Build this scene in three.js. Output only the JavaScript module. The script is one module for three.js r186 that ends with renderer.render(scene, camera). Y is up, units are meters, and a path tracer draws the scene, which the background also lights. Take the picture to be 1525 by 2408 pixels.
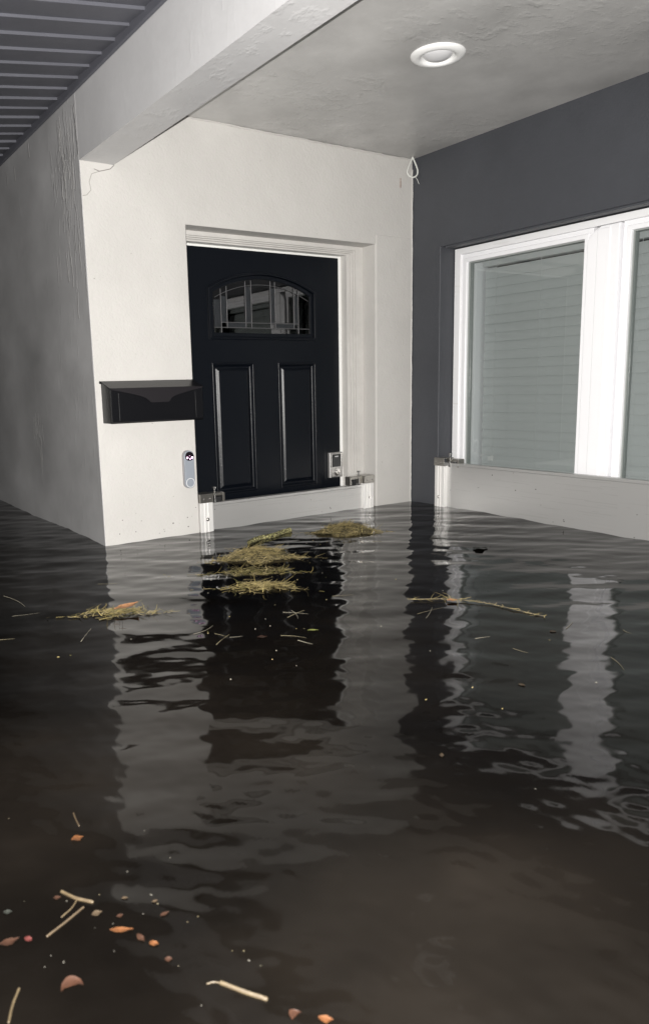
import * as THREE from 'three';
import { RoundedBoxGeometry } from 'three/addons/geometries/RoundedBoxGeometry.js';
import { mergeGeometries } from 'three/addons/utils/BufferGeometryUtils.js';

// ------------------------------------------------------------------ camera, sky, lights
// metres; y = 0 is the flood water, z = 0 the entrance wall, x = 0 the window wall, the porch is x < 0, z > 0
const scene = new THREE.Scene();
const EYE = new THREE.Vector3(-2.8566, 0.6429, 2.9611);
const RIGHT = new THREE.Vector3(0.83239, -0.02716, 0.55352);
const UPV = new THREE.Vector3(0.12163, 0.98340, -0.13465);
const FWD = new THREE.Vector3(0.54067, -0.17941, -0.82188);
const camera = new THREE.PerspectiveCamera(68.66, 1525 / 2407, 0.02, 300);
camera.position.copy(EYE);
camera.quaternion.setFromRotationMatrix(new THREE.Matrix4().makeBasis(RIGHT, UPV, FWD.clone().negate()));
camera.setViewOffset(1525, 2407, 123.5, -23.8, 1525, 2407);
camera.focus = 3.4;
camera.userData.fStop = 7;
camera.updateProjectionMatrix();

const renderer = new THREE.WebGLRenderer({ antialias: true });
renderer.setSize(648, 1024);
renderer.toneMapping = THREE.LinearToneMapping;
renderer.toneMappingExposure = 1.0;
renderer.shadowMap.enabled = true;

{ // clear night sky: a faint even blue-black
  const w = 16, h = 8, d = new Float32Array(w * h * 4);
  for (let i = 0; i < w * h; i++) d.set([0.0016, 0.0018, 0.0022, 1], i * 4);
  const t = new THREE.DataTexture(d, w, h, THREE.RGBAFormat, THREE.FloatType);
  t.mapping = THREE.EquirectangularReflectionMapping; t.needsUpdate = true;
  scene.background = t; scene.environment = t;
}
const moon = new THREE.DirectionalLight(0xdfe6ff, 0.004);
moon.position.set(-8, 9, 6); moon.castShadow = true;
moon.shadow.camera.left = moon.shadow.camera.bottom = -8; moon.shadow.camera.right = moon.shadow.camera.top = 8;
scene.add(moon, moon.target);

// the phone's flash beside its lens: the only strong light at night
const FLASH = EYE.clone().addScaledVector(RIGHT, -0.027).addScaledVector(UPV, 0.020);
const flash = new THREE.SpotLight(0xfffcf8, 49, 0, 1.45, 1, 2);
flash.position.copy(FLASH);
flash.target.position.copy(FLASH).addScaledVector(FWD, 2);
flash.shadow.radius = 0.25; flash.castShadow = true; flash.shadow.mapSize.set(2048, 2048);
flash.shadow.camera.near = 0.05; flash.shadow.camera.far = 30;
scene.add(flash, flash.target);

// ------------------------------------------------------------------ helpers
let seed = 20240926;
const reseed = (v) => { seed = v; };
const rnd = () => { seed |= 0; seed = seed + 0x6D2B79F5 | 0; let t = Math.imul(seed ^ seed >>> 15, 1 | seed); t = t + Math.imul(t ^ t >>> 7, 61 | t) ^ t; return ((t ^ t >>> 14) >>> 0) / 4294967296; };
const rr = (a, b) => a + (b - a) * rnd();
const gauss = () => (rnd() + rnd() + rnd() + rnd() - 2) * 0.87;
const taken = {};
function numbered(n) { const k = taken[n] = (taken[n] ?? -1) + 1; return k ? `${n}_${String(k).padStart(3, '0')}` : n; }
function mesh(name, geo, mat, parent) {
  const m = new THREE.Mesh(geo, mat); m.castShadow = m.receiveShadow = true;
  m.name = parent ? name : numbered(name); (parent ?? scene).add(m); return m;
}
function thing(name, label, category, [x, y, z] = [0, 0, 0], group) {
  const g = new THREE.Group(); g.name = numbered(name); g.position.set(x, y, z);
  g.userData = { label, category }; if (group) g.userData.group = group; scene.add(g); return g;
}
function tag(o, label, category, group) { o.userData.label = label; o.userData.category = category; if (group) o.userData.group = group; return o; }
function sub(name, parent) { const g = new THREE.Group(); g.name = name; parent.add(g); return g; }
const bx = (x0, x1, y0, y1, z0, z1) => new THREE.BoxGeometry(x1 - x0, y1 - y0, z1 - z0).translate((x0 + x1) / 2, (y0 + y1) / 2, (z0 + z1) / 2);
const rb = (x0, x1, y0, y1, z0, z1, r = 0.003, s = 2) => new RoundedBoxGeometry(x1 - x0, y1 - y0, z1 - z0, s, r).translate((x0 + x1) / 2, (y0 + y1) / 2, (z0 + z1) / 2);
function cyl(r0, r1, h, x, y, z, axis = 'y', n = 20) {
  const g = new THREE.CylinderGeometry(r1, r0, h, n);
  if (axis === 'z') g.rotateX(Math.PI / 2); if (axis === 'x') g.rotateZ(-Math.PI / 2);
  return g.translate(x, y, z);
}
const merge = (l) => mergeGeometries(l.map(g => { const n = g.index ? g.toNonIndexed() : g; for (const k of Object.keys(n.attributes)) if (!['position', 'normal', 'uv', 'color'].includes(k)) n.deleteAttribute(k); return n; }));
// planar uv in metres from the position, along the axis the face looks to
function metreUV(g) {
  if (g.index) g = g.toNonIndexed();
  const p = g.attributes.position, n = g.attributes.normal, uv = new Float32Array(p.count * 2);
  for (let i = 0; i < p.count; i += 3) {
    let nx = 0, ny = 0, nz = 0;
    for (let k = 0; k < 3; k++) { nx += n.getX(i + k); ny += n.getY(i + k); nz += n.getZ(i + k); }
    const ax = Math.abs(nx), ay = Math.abs(ny), az = Math.abs(nz);
    for (let k = 0; k < 3; k++) {
      const j = i + k, X = p.getX(j), Y = p.getY(j), Z = p.getZ(j);
      const [u, v] = ax >= ay && ax >= az ? [Z, Y] : az >= ay ? [X, Y] : [X, Z];
      uv[j * 2] = u; uv[j * 2 + 1] = v;
    }
  }
  g.setAttribute('uv', new THREE.BufferAttribute(uv, 2)); return g;
}
// a wall sheet from an outline with holes (in two axes) and a thickness, soft edges
function slab(pts, holes, depth, bevel) {
  const s = new THREE.Shape(pts.map(p => new THREE.Vector2(...p)));
  for (const h of holes) s.holes.push(new THREE.Path(h.map(p => new THREE.Vector2(...p))));
  return new THREE.ExtrudeGeometry(s, { depth: depth - 2 * bevel, bevelEnabled: bevel > 0, bevelThickness: bevel, bevelSize: bevel, bevelOffset: -bevel, bevelSegments: 3, curveSegments: 24 }).translate(0, 0, bevel);
}
const rect = (x0, x1, y0, y1) => [[x0, y0], [x1, y0], [x1, y1], [x0, y1]];

// ------------------------------------------------------------------ textures
function noiseGrid(n) { const a = new Float32Array(n * n); for (let i = 0; i < a.length; i++) a[i] = rnd(); return a; }
function fbm(size, base, octaves, gain = 0.5, sx = 1) {        // tileable value noise, 0..1
  const out = new Float32Array(size * size); let amp = 1, tot = 0, cells = base;
  for (let o = 0; o < octaves; o++) {
    const nx = Math.max(1, Math.round(cells * sx)), ny = cells, g = new Float32Array(nx * ny); for (let i = 0; i < g.length; i++) g[i] = rnd();
    for (let y = 0; y < size; y++) {
      const fy = y / size * ny, y0 = Math.floor(fy), ty = fy - y0, wy = ty * ty * (3 - 2 * ty), r0 = (y0 % ny) * nx, r1 = ((y0 + 1) % ny) * nx;
      for (let x = 0; x < size; x++) {
        const fx = x / size * nx, x0 = Math.floor(fx), tx = fx - x0, wx = tx * tx * (3 - 2 * tx), a = x0 % nx, b = (x0 + 1) % nx;
        out[y * size + x] += amp * ((g[r0 + a] * (1 - wx) + g[r0 + b] * wx) * (1 - wy) + (g[r1 + a] * (1 - wx) + g[r1 + b] * wx) * wy);
      }
    }
    tot += amp; amp *= gain; cells *= 2; if (cells > size / 2) break;
  }
  for (let i = 0; i < out.length; i++) out[i] /= tot; return out;
}
function dataTex(size, f, srgb) {
  const d = new Uint8Array(size * size * 4);
  for (let i = 0; i < size * size; i++) { const c = f(i); d[i * 4] = c[0]; d[i * 4 + 1] = c[1]; d[i * 4 + 2] = c[2]; d[i * 4 + 3] = 255; }
  const t = new THREE.DataTexture(d, size, size); t.wrapS = t.wrapT = THREE.RepeatWrapping; t.magFilter = THREE.LinearFilter; t.minFilter = THREE.LinearFilter;
  if (srgb) t.colorSpace = THREE.SRGBColorSpace; t.needsUpdate = true; return t;
}
const clamp8 = v => Math.max(0, Math.min(255, Math.round(v)));
const sized = (t, mx, my = mx, ox = 0, oy = 0) => { const c = t.clone(); c.repeat.set(1 / mx, 1 / my); c.offset.set(ox, oy); c.needsUpdate = true; return c; };
function canvasTex(w, h, draw, srgb) {
  const c = document.createElement('canvas'); c.width = w; c.height = h; draw(c.getContext('2d'), w, h);
  const t = new THREE.CanvasTexture(c); if (srgb) t.colorSpace = THREE.SRGBColorSpace; t.magFilter = THREE.LinearFilter; return t;
}
// stucco: fine sand grain on soft trowel waves
const nFine = fbm(1024, 96, 4, 0.6), nMid = fbm(1024, 8, 6, 0.55), nLow = fbm(1024, 3, 5, 0.5);
const stuccoBump = dataTex(1024, i => { const v = clamp8(255 * (0.45 * nMid[i] + 0.35 * nLow[i] + 0.2 * nFine[i])); return [v, v, v]; });
// skip-trowel: flat plateaus with raised smears
const trowelN = fbm(1024, 20, 5, 0.6, 1.6), trowelBump = dataTex(1024, i => { let v = trowelN[i]; v = Math.max(0, v - 0.52) * 3.2; v = Math.min(1, v) * 0.7 + 0.18 * nMid[i] + 0.12 * nFine[i]; const q = clamp8(255 * v); return [q, q, q]; });
const ceilN = fbm(1024, 40, 5, 0.62, 0.7), ceilBump = dataTex(1024, i => { const v = Math.min(1, Math.max(0, ceilN[i] - 0.5) * 3.2) * 0.5 * Math.max(0, Math.min(1, (nLow[i] - 0.36) * 4)) + 0.35 * nLow[i] + 0.15 * nMid[i], q = clamp8(255 * v); return [q, q, q]; });
const grime = dataTex(1024, i => { const v = 226 + 70 * (nLow[i] - 0.5) + 46 * (nMid[i] - 0.5) + 8 * (nFine[i] - 0.5); return [clamp8(v), clamp8(v - 0.5), clamp8(v - 2)]; }, true);
const mottle = dataTex(1024, i => { const v = 236 + 30 * (nLow[i] - 0.5) + 16 * (nMid[i] - 0.5) + 6 * (nFine[i] - 0.5); return [clamp8(v), clamp8(v - 0.6), clamp8(v - 1.5)]; }, true);
// side wall: vertical paint runs and flakes as relief, worn paint as colour
function runsDraw(ctx, w, h) {
  ctx.fillStyle = '#606060'; ctx.fillRect(0, 0, w, h);
  for (let i = 0; i < 520; i++) {
    const x = rnd() * w, y = rnd() * h, L = rr(12, 150) * (rnd() < 0.2 ? 2.4 : 1), g = Math.floor(rr(70, 210));
    ctx.strokeStyle = `rgba(${g},${g},${g},${rr(0.3, 0.9).toFixed(2)})`; ctx.lineWidth = rr(1, 4.5); ctx.beginPath(); ctx.moveTo(x, y);
    let px = x, py = y; while (py < y + L) { px += rr(-2.2, 2.2); py += rr(5, 13); ctx.lineTo(px, py); } ctx.stroke();
  }
}
const runsBump = canvasTex(1024, 2048, runsDraw); runsBump.wrapS = runsBump.wrapT = THREE.RepeatWrapping;
const flakeLines = [];   // paint runs below the soffit and beside the beam end, and a scar lower down: [z, y, width in m, points]
for (let i = 0; i < 120; i++) { const low = i > 100, p = []; let z = low ? -0.82 + gauss() * 0.06 : -0.12 + gauss() * 0.22, y = low ? 0.55 - rnd() * 0.3 : 1.745 - Math.abs(gauss()) * 0.55; for (let k = 0; k < 7; k++) { p.push([z, y]); z += rr(-0.006, 0.006); y -= rr(0.006, 0.03); } flakeLines.push([rr(0.0015, 0.006), p]); }
for (const [z, y] of [[0.03, 1.735], [-1.0, 1.70], [-0.62, 1.735], [-0.86, 1.69]]) flakeLines.push([0.010, [[z, y], [z + 0.002, y - 0.06]]]);
const sidePx = (w, h) => (z, y) => [(z + 2.2) / 2.8 * w, (1 - (y + 0.2) / 2) * h];
const strokeFlakes = (c, w, h, col) => { const P = sidePx(w, h); for (const [lw, p] of flakeLines) { c.strokeStyle = col(); c.lineWidth = Math.max(1, lw / 2.8 * w); c.beginPath(); p.forEach((q, i) => i ? c.lineTo(...P(...q)) : c.moveTo(...P(...q))); c.stroke(); } };
const sideBump = canvasTex(2048, 2048, (c, w, h) => {   // covers z -2.2 .. 0.6 (u) and y -0.2 .. 1.8 (v)
  c.fillStyle = '#303030'; c.fillRect(0, 0, w, h);
  for (let i = 0; i < 1500; i++) { const x = rnd() * w, y = rnd() * h, L = rr(8, 90), g = Math.floor(rr(60, 120)); c.strokeStyle = `rgba(${g},${g},${g},${rr(0.3, 0.9).toFixed(2)})`; c.lineWidth = rr(1, 4); c.beginPath(); c.moveTo(x, y); let px = x, py = y; while (py < y + L) { px += rr(-2, 2); py += rr(5, 13); c.lineTo(px, py); } c.stroke(); }
  strokeFlakes(c, w, h, () => { const g = Math.floor(rr(130, 255)); return `rgb(${g},${g},${g})`; });
});
const sideMap = canvasTex(1024, 1024, (c, w, h) => {    // grimy paint, chipped to a slightly paler coat
  const img = c.createImageData(w, h);
  for (let k = 0; k < w * h; k++) { const v = 218 + 60 * (nLow[k] - 0.5) + 56 * (nMid[k] - 0.5); img.data[k * 4] = v; img.data[k * 4 + 1] = v - 0.5; img.data[k * 4 + 2] = v - 1; img.data[k * 4 + 3] = 255; }
  c.putImageData(img, 0, 0);
  strokeFlakes(c, w, h, () => rnd() < 0.6 ? `rgba(238,236,230,${rr(0.3, 0.8).toFixed(2)})` : `rgba(150,148,146,${rr(0.2, 0.5).toFixed(2)})`);
}, true);
// entrance wall paint: hairline cracks under the beam, scuffs, insect specks, dirt above the water
const entryMap = canvasTex(2048, 2048, (c, w, h) => {   // covers x -1.75 .. 0.05 (u) and y -0.25 .. 1.80 (v)
  const img = c.createImageData(w, h);
  for (let y = 0; y < h; y++) for (let x = 0; x < w; x++) { const k = (y & 1023) * 1024 + (x & 1023), v = 240 + 14 * (nLow[k] - 0.5) + 9 * (nMid[k] - 0.5), j = (y * w + x) * 4; img.data[j] = v; img.data[j + 1] = v - 1.5; img.data[j + 2] = v - 4; img.data[j + 3] = 255; }
  c.putImageData(img, 0, 0);
  const P = (x, y) => [(x + 1.75) / 1.8 * w, (1 - (y + 0.25) / 2.05) * h];
  const line = (pts, col, lw) => { c.strokeStyle = col; c.lineWidth = lw; c.beginPath(); pts.forEach((p, i) => { const q = P(...p); i ? c.lineTo(...q) : c.moveTo(...q); }); c.stroke(); };
  line([[-1.605, 1.513], [-1.622, 1.497], [-1.65, 1.488], [-1.668, 1.483], [-1.69, 1.489]], 'rgba(96,92,88,.75)', 2.4);
  line([[-1.668, 1.483], [-1.70, 1.47], [-1.712, 1.44], [-1.707, 1.41], [-1.725, 1.39], [-1.743, 1.385]], 'rgba(120,116,110,.6)', 2);
  for (let i = 0; i < 75; i++) { const [x, y] = P(rr(-1.74, -0.02), rr(0.03, 1.7)); c.fillStyle = `rgba(70,60,52,${rr(0.25, 0.8)})`; c.beginPath(); c.arc(x, y, rr(0.7, 1.9), 0, 7); c.fill(); }
  for (let i = 0; i < 34; i++) { const [x, y] = P(rr(-1.74, -0.02), 0.02 + Math.pow(rnd(), 2) * 0.1); c.fillStyle = 'rgba(24,20,18,.9)'; c.beginPath(); c.ellipse(x, y, rr(1, 2.8), rr(1, 3.4), rnd() * 3, 0, 7); c.fill(); }
}, true);
const silt = dataTex(1024, i => { const v = 0.35 + 0.95 * Math.max(0, Math.min(1, (nLow[i] - 0.3) * 2.2)) * (0.6 + 0.8 * nMid[i]); return [clamp8(205 * Math.sqrt(v)), clamp8(200 * Math.sqrt(v)), clamp8(194 * Math.sqrt(v))]; }, true);
const speckBump = dataTex(1024, i => { const v = clamp8(255 * Math.pow(nFine[i], 2)); return [v, v, v]; });

const vinylGrime = canvasTex(1024, 1024, (c, w, h) => { c.fillStyle = '#fbfbfb'; c.fillRect(0, 0, w, h); for (let i = 0; i < 150; i++) { c.fillStyle = `rgba(${rnd() < 0.6 ? '160,148,130' : '190,186,180'},${rr(0.03, 0.12).toFixed(2)})`; c.beginPath(); c.ellipse(rnd() * w, rnd() * h, rr(4, 60), rr(0.8, 3.5), gauss() * 0.2, 0, 7); c.fill(); } }, true); vinylGrime.wrapS = vinylGrime.wrapT = THREE.RepeatWrapping;
const scratched = canvasTex(1024, 1024, (c, w, h) => { c.fillStyle = '#f2f2f2'; c.fillRect(0, 0, w, h); for (let i = 0; i < 700; i++) { c.fillStyle = `rgba(${rnd() < 0.5 ? '170,170,168' : '255,255,255'},${rr(0.05, 0.3).toFixed(2)})`; c.fillRect(rnd() * w, rnd() * h, rr(20, 240), rr(0.6, 1.6)); } for (let i = 0; i < 46; i++) { c.fillStyle = 'rgba(30,26,22,.85)'; c.beginPath(); c.arc(rnd() * w, rnd() * h, rr(0.8, 2.6), 0, 7); c.fill(); } }, true); scratched.wrapS = scratched.wrapT = THREE.RepeatWrapping;
// ------------------------------------------------------------------ materials
const rgb = (r, g, b) => new THREE.Color().setRGB(r, g, b);
const std = (c, roughness, o = {}) => new THREE.MeshStandardMaterial({ color: c, roughness, ...o });
const phy = (c, roughness, o = {}) => new THREE.MeshPhysicalMaterial({ color: c, roughness, ...o });
const CREAM = rgb(0.64, 0.632, 0.618);
const M = {
  entry: std(CREAM, 0.62, { map: sized(entryMap, 1.8, 2.05, 1.75 / 1.8, 0.25 / 2.05), bumpMap: sized(stuccoBump, 0.8), bumpScale: 0.004 }),
  side: std(rgb(0.60, 0.60, 0.605), 0.5, { map: sized(sideMap, 2.8, 2, 2.2 / 2.8, 0.1), bumpMap: sized(sideBump, 2.8, 2, 2.2 / 2.8, 0.1), bumpScale: 0.006 }),
  beam: std(rgb(0.64, 0.64, 0.65), 0.36, { map: sized(mottle, 1.3), bumpMap: sized(trowelBump, 0.9, 0.9), bumpScale: 0.0017 }),
  beamSide: std(rgb(0.64, 0.64, 0.65), 0.5, { map: sized(mottle, 1.3), bumpMap: sized(runsBump, 1.6, 1.2), bumpScale: 0.0010 }),
  ceiling: std(rgb(0.645, 0.64, 0.635), 0.32, { map: sized(grime, 1.7), bumpMap: sized(ceilBump, 1.25), bumpScale: 0.0032 }),
  slate: std(rgb(0.062, 0.066, 0.077), 0.55, { map: sized(mottle, 1.1), bumpMap: sized(stuccoBump, 0.6), bumpScale: 0.003 }),
  soffit: std(rgb(0.115, 0.118, 0.14), 0.6, { map: sized(mottle, 0.9), bumpMap: sized(stuccoBump, 0.4), bumpScale: 0.001 }),
  roof: std(rgb(0.06, 0.06, 0.065), 0.85),
  trim: std(rgb(0.68, 0.665, 0.64), 0.4, { map: sized(mottle, 0.6) }),
  strip: std(rgb(0.86, 0.86, 0.84), 0.4),
  door: phy(rgb(0.0030, 0.0042, 0.0068), 0.33, { bumpMap: sized(stuccoBump, 0.25), bumpScale: 0.0006, specularIntensity: 0.5 }),
  glass: phy(rgb(0.30, 0.31, 0.31), 0.0, { transmission: 1, thickness: 0, ior: 1.85 }),
  chip: phy(rgb(0.055, 0.06, 0.066), 0.10, { bumpMap: sized(speckBump, 0.22), bumpScale: 0.012, ior: 1.9 }),
  came: std(rgb(0.14, 0.14, 0.145), 0.4, { metalness: 0.6 }),
  pane: phy(rgb(0.655, 0.682, 0.677), 0.0, { transmission: 1, thickness: 0, ior: 1.62 }),
  vinyl: phy(rgb(0.90, 0.90, 0.92), 0.25), vinylOld: phy(rgb(0.90, 0.90, 0.91), 0.3, { map: sized(vinylGrime, 1.9, 1.3) }),
  seal: std(rgb(0.34, 0.36, 0.35), 0.5),
  blind: std(rgb(0.60, 0.61, 0.61), 0.5),
  alu: std(rgb(0.58, 0.575, 0.565), 0.36, { metalness: 0.55, map: scratched }),
  aluPost: std(rgb(0.80, 0.79, 0.77), 0.38, { metalness: 0.3 }),
  steel: std(rgb(0.36, 0.345, 0.32), 0.28, { metalness: 0.9 }),
  chrome: std(rgb(0.80, 0.79, 0.77), 0.16, { metalness: 1 }),
  rubber: std(rgb(0.012, 0.012, 0.013), 0.6),
  box: phy(rgb(0.0045, 0.0047, 0.006), 0.34, { specularIntensity: 0.55, bumpMap: sized(stuccoBump, 0.12), bumpScale: 0.0006 }),
  flap: phy(rgb(0.012, 0.0105, 0.0125), 0.42, { specularIntensity: 0.8 }),
  bell: std(rgb(0.27, 0.295, 0.335), 0.42), bellRim: std(rgb(0.30, 0.29, 0.30), 0.5),
  bellGlass: phy(rgb(0.008, 0.005, 0.008), 0.06, { clearcoat: 1 }),
  ring: std(rgb(0.88, 0.88, 0.87), 0.3),
  ir: new THREE.MeshStandardMaterial({ color: rgb(0.2, 0.15, 0.2), emissive: rgb(1, 0.55, 0.85), emissiveIntensity: 5 }),
  nickel: std(rgb(0.50, 0.49, 0.48), 0.34, { metalness: 0.7 }),
  screen: phy(rgb(0.01, 0.011, 0.012), 0.15),
  print: std(rgb(0.55, 0.55, 0.55), 0.5),
  white: std(rgb(0.85, 0.85, 0.84), 0.35), lampGlass: phy(rgb(0.60, 0.60, 0.61), 0.25),
  cable: std(rgb(0.66, 0.67, 0.63), 0.45), cocoon: std(rgb(0.34, 0.28, 0.25), 0.7),
  concrete: std(rgb(0.22, 0.21, 0.20), 0.9), phone: std(rgb(0.02, 0.02, 0.022), 0.4),
};

// ------------------------------------------------------------------ setting: ground and flood water
const GROUND = -0.80;
mesh('ground', bx(-120, 120, GROUND - 0.3, GROUND, -120, 120), M.concrete).userData = { label: 'submerged driveway and yard under the flood water', category: 'ground', kind: 'structure' };

const WAVES = [];
{ reseed(77); // small wind and wading waves: most run towards the corner, some cross them
  const add = (n, l0, l1, slope, spread, calm) => { for (let i = 0; i < n; i++) { const l = rr(l0, l1), a = Math.atan2(-0.82, 0.54) + gauss() * spread, k = 2 * Math.PI / l; WAVES.push([Math.cos(a) * k, Math.sin(a) * k, rnd() * 6.283, slope * rr(0.5, 1.3) / k / Math.sqrt(n), calm]); } };
  add(6, 0.9, 1.7, 0.018, 0.9, 0.25); add(10, 0.30, 0.62, 0.015, 0.7, 0.25); add(20, 0.10, 0.24, 0.044, 0.72, 0.45); add(22, 0.042, 0.095, 0.031, 0.8, 0.9);
  add(26, 0.026, 0.05, 0.009, 1.6, 2.7);   // fine capillary ripples
}
// waves thrown back by the walls are livelier near the house and calm down over the open water
const lively = (x, z) => { const s = (x - EYE.x) * 0.55 - (z - EYE.z) * 0.835, t = Math.max(0, Math.min(1, (s - 0.7) / 1.5)); return t * t * (3 - 2 * t); };
const waterY = (x, z) => { const e = lively(x, z); let y = 0; for (const [a, b, p, h, c] of WAVES) y += h * Math.max(0.1, c + (1 - c) * e) * Math.sin(a * x + b * z + p); return y; };
{
  const axis = (lo, a, b, hi, step) => { const o = []; let s = step; for (let v = a - step; v > lo; v -= s) { o.unshift(v); s *= 1.25; } o.unshift(lo); for (let v = a; v < b; v += step) o.push(v); s = step; for (let v = b; v < hi; v += s) { o.push(v); s *= 1.25; } o.push(hi); return o; };
  const xs = axis(-110, -3.0, 0.05, 0.06, 0.0075), zs = axis(-110, -1.8, 2.75, 110, 0.0075), nx = xs.length, nz = zs.length;
  const pos = new Float32Array(nx * nz * 3), nor = new Float32Array(nx * nz * 3), uv = new Float32Array(nx * nz * 2), idx = [];
  for (let j = 0; j < nz; j++) for (let i = 0; i < nx; i++) {
    const x = xs[i], z = zs[j], k = j * nx + i, far = x < -9 || z > 9 || z < -9 ? 0 : 1; let y = 0, dx = 0, dz = 0;
    const e = lively(x, z); if (far) for (const [a, b, p, h0, q] of WAVES) { const h = h0 * Math.max(0.1, q + (1 - q) * e), t = a * x + b * z + p, s = h * Math.sin(t), c = h * Math.cos(t); y += s; dx += a * c; dz += b * c; }
    const L = Math.hypot(dx, 1, dz); pos.set([x, y, z], k * 3); nor.set([-dx / L, 1 / L, -dz / L], k * 3); uv.set([x, z], k * 2);
  }
  for (let j = 0; j < nz - 1; j++) for (let i = 0; i < nx - 1; i++) {
    if (xs[i] > -1.70 && zs[j + 1] < -0.06) continue;          // the house keeps it out
    const a = j * nx + i; idx.push(a, a + nx, a + 1, a + 1, a + nx, a + nx + 1);
  }
  const g = new THREE.BufferGeometry(); g.setAttribute('position', new THREE.BufferAttribute(pos, 3)); g.setAttribute('normal', new THREE.BufferAttribute(nor, 3)); g.setAttribute('uv', new THREE.BufferAttribute(uv, 2)); g.setIndex(idx);
  const w = mesh('flood_water', g, phy(rgb(0.0088, 0.0075, 0.0063), 0.065, { ior: 1.333, map: sized(silt, 1.3) }));
  w.userData = { label: 'dark rippled brown flood water reflecting the porch walls', category: 'water', kind: 'structure' };
}

// ------------------------------------------------------------------ the house
const W = 1.747, H = 1.744, HB = 1.513, BW = 0.139;      // entrance wall length, ceiling, beam underside, beam width
const DL = -1.30, DR = -0.25, DT = 1.318;                // door recess
const house = thing('house', 'grey and cream stuccoed house with a recessed entrance porch in flood water', 'house', [0, GROUND, 0]);
const hp = (name, geo, mat, parent = house) => mesh(name, metreUV(geo).clone().translate(0, parent === house ? -GROUND : 0, 0), mat, parent);
hp('entrance_wall', slab(rect(-W, 0.0, -0.8, 1.86), [rect(DL, DR, -0.8 + 0.02, DT)], 0.25, 0.004).translate(0, 0, -0.25), M.entry);
{ // its end face carries the side wall's paint
  const w = house.children.at(-1), g = w.geometry, n = g.attributes.normal, p = g.attributes.position; g.clearGroups(); let start = 0, last = -1;
  const cls = i => (n.getX(i) + n.getX(i + 1) + n.getX(i + 2) < -2.1 && p.getX(i) < -W + 0.01 ? 1 : 0);
  for (let i = 0; i <= p.count; i += 3) { const c = i < p.count ? cls(i) : -2; if (c !== last) { if (last >= 0) g.addGroup(start, i - start, last); start = i; last = c; } }
  w.material = [M.entry, M.side];
}
hp('plaster_patch', rb(DR + 0.006, -0.002, -0.5, DT + 0.045, -0.01, 0.0025, 0.002), M.entry);
hp('side_wall', bx(-W, -W + 0.2, -0.8, 1.86, -7, -0.246), M.side);
// window wall: outline in (z, y), extruded along x
const WZ0 = 0.197, WZ1 = 2.02, WT = 1.292, WB = 0.10;
hp('window_wall', slab(rect(-0.25, 4.4, -0.8, 1.86), [rect(WZ0, WZ1, WB, WT)], 0.24, 0.004).rotateY(-Math.PI / 2).translate(0.24, 0, 0), M.slate);
hp('window_head_trim', bx(0.004, 0.05, WT - 0.009, WT - 0.001, WZ0 + 0.03, WZ1 - 0.004), M.slate);
hp('porch_beam', slab(rect(-W, -W + BW, HB, 1.86), [], 4.4, 0.006).translate(0, 0, -0.003), M.beam);
{ const w = house.children.at(-1), g = w.geometry, n = g.attributes.normal; g.clearGroups();
  for (let i = 0; i < n.count; i += 3) g.addGroup(i, 3, n.getY(i) + n.getY(i + 1) + n.getY(i + 2) < -1.8 ? 0 : 1); w.material = [M.beam, M.beamSide]; }
hp('porch_ceiling', bx(-W + BW - 0.02, 0.002, H, 1.86, 0.001, 4.4), M.ceiling);
{ // uneven bead of caulk and paint along the ceiling line and down the corner
  const bead = (a, b, n, r, jit) => { const p = []; for (let i = 0; i <= n; i++) { const q = new THREE.Vector3().lerpVectors(a, b, i / n); p.push(q.add(new THREE.Vector3(gauss() * jit, gauss() * jit, gauss() * jit * 0.4))); } const g = new THREE.TubeGeometry(new THREE.CatmullRomCurve3(p), n * 3, r, 6), v = g.attributes.position; for (let i = 0; i < v.count; i++) v.setXYZ(i, v.getX(i) + gauss() * 0.0008, v.getY(i) + gauss() * 0.0008, v.getZ(i) + gauss() * 0.0005); g.computeVertexNormals(); return g; };
  hp('caulk_bead', bead(new THREE.Vector3(-W + BW, H - 0.003, 0.001), new THREE.Vector3(-0.03, H - 0.004, 0.001), 50, 0.0045, 0.0022), M.trim);
  hp('caulk_bead', bead(new THREE.Vector3(-0.0035, H - 0.05, 0.002), new THREE.Vector3(-0.0035, -0.1, 0.002), 60, 0.0035, 0.0016), M.trim);
}
hp('roof', merge([bx(-W + 0.01, 4.4, 1.861, 2.0, -7, 4.4)]), M.roof);
hp('rear_wall', merge([bx(-W + 0.21, 4.2, -0.8, 1.86, -7, -6.8), bx(4.2, 4.4, -0.8, 1.86, -7, 4.4), bx(0.25, 4.19, -0.8, 1.86, 4.2, 4.4)]), M.roof);
hp('interior_floor', bx(-W + 0.21, 4.19, -0.8, -0.775, -6.79, -0.27), M.concrete);
hp('soffit_trim', rb(-W - 0.014, -W - 0.0005, H + 0.006, H + 0.036, -7, 4.4, 0.002), M.soffit);
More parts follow.
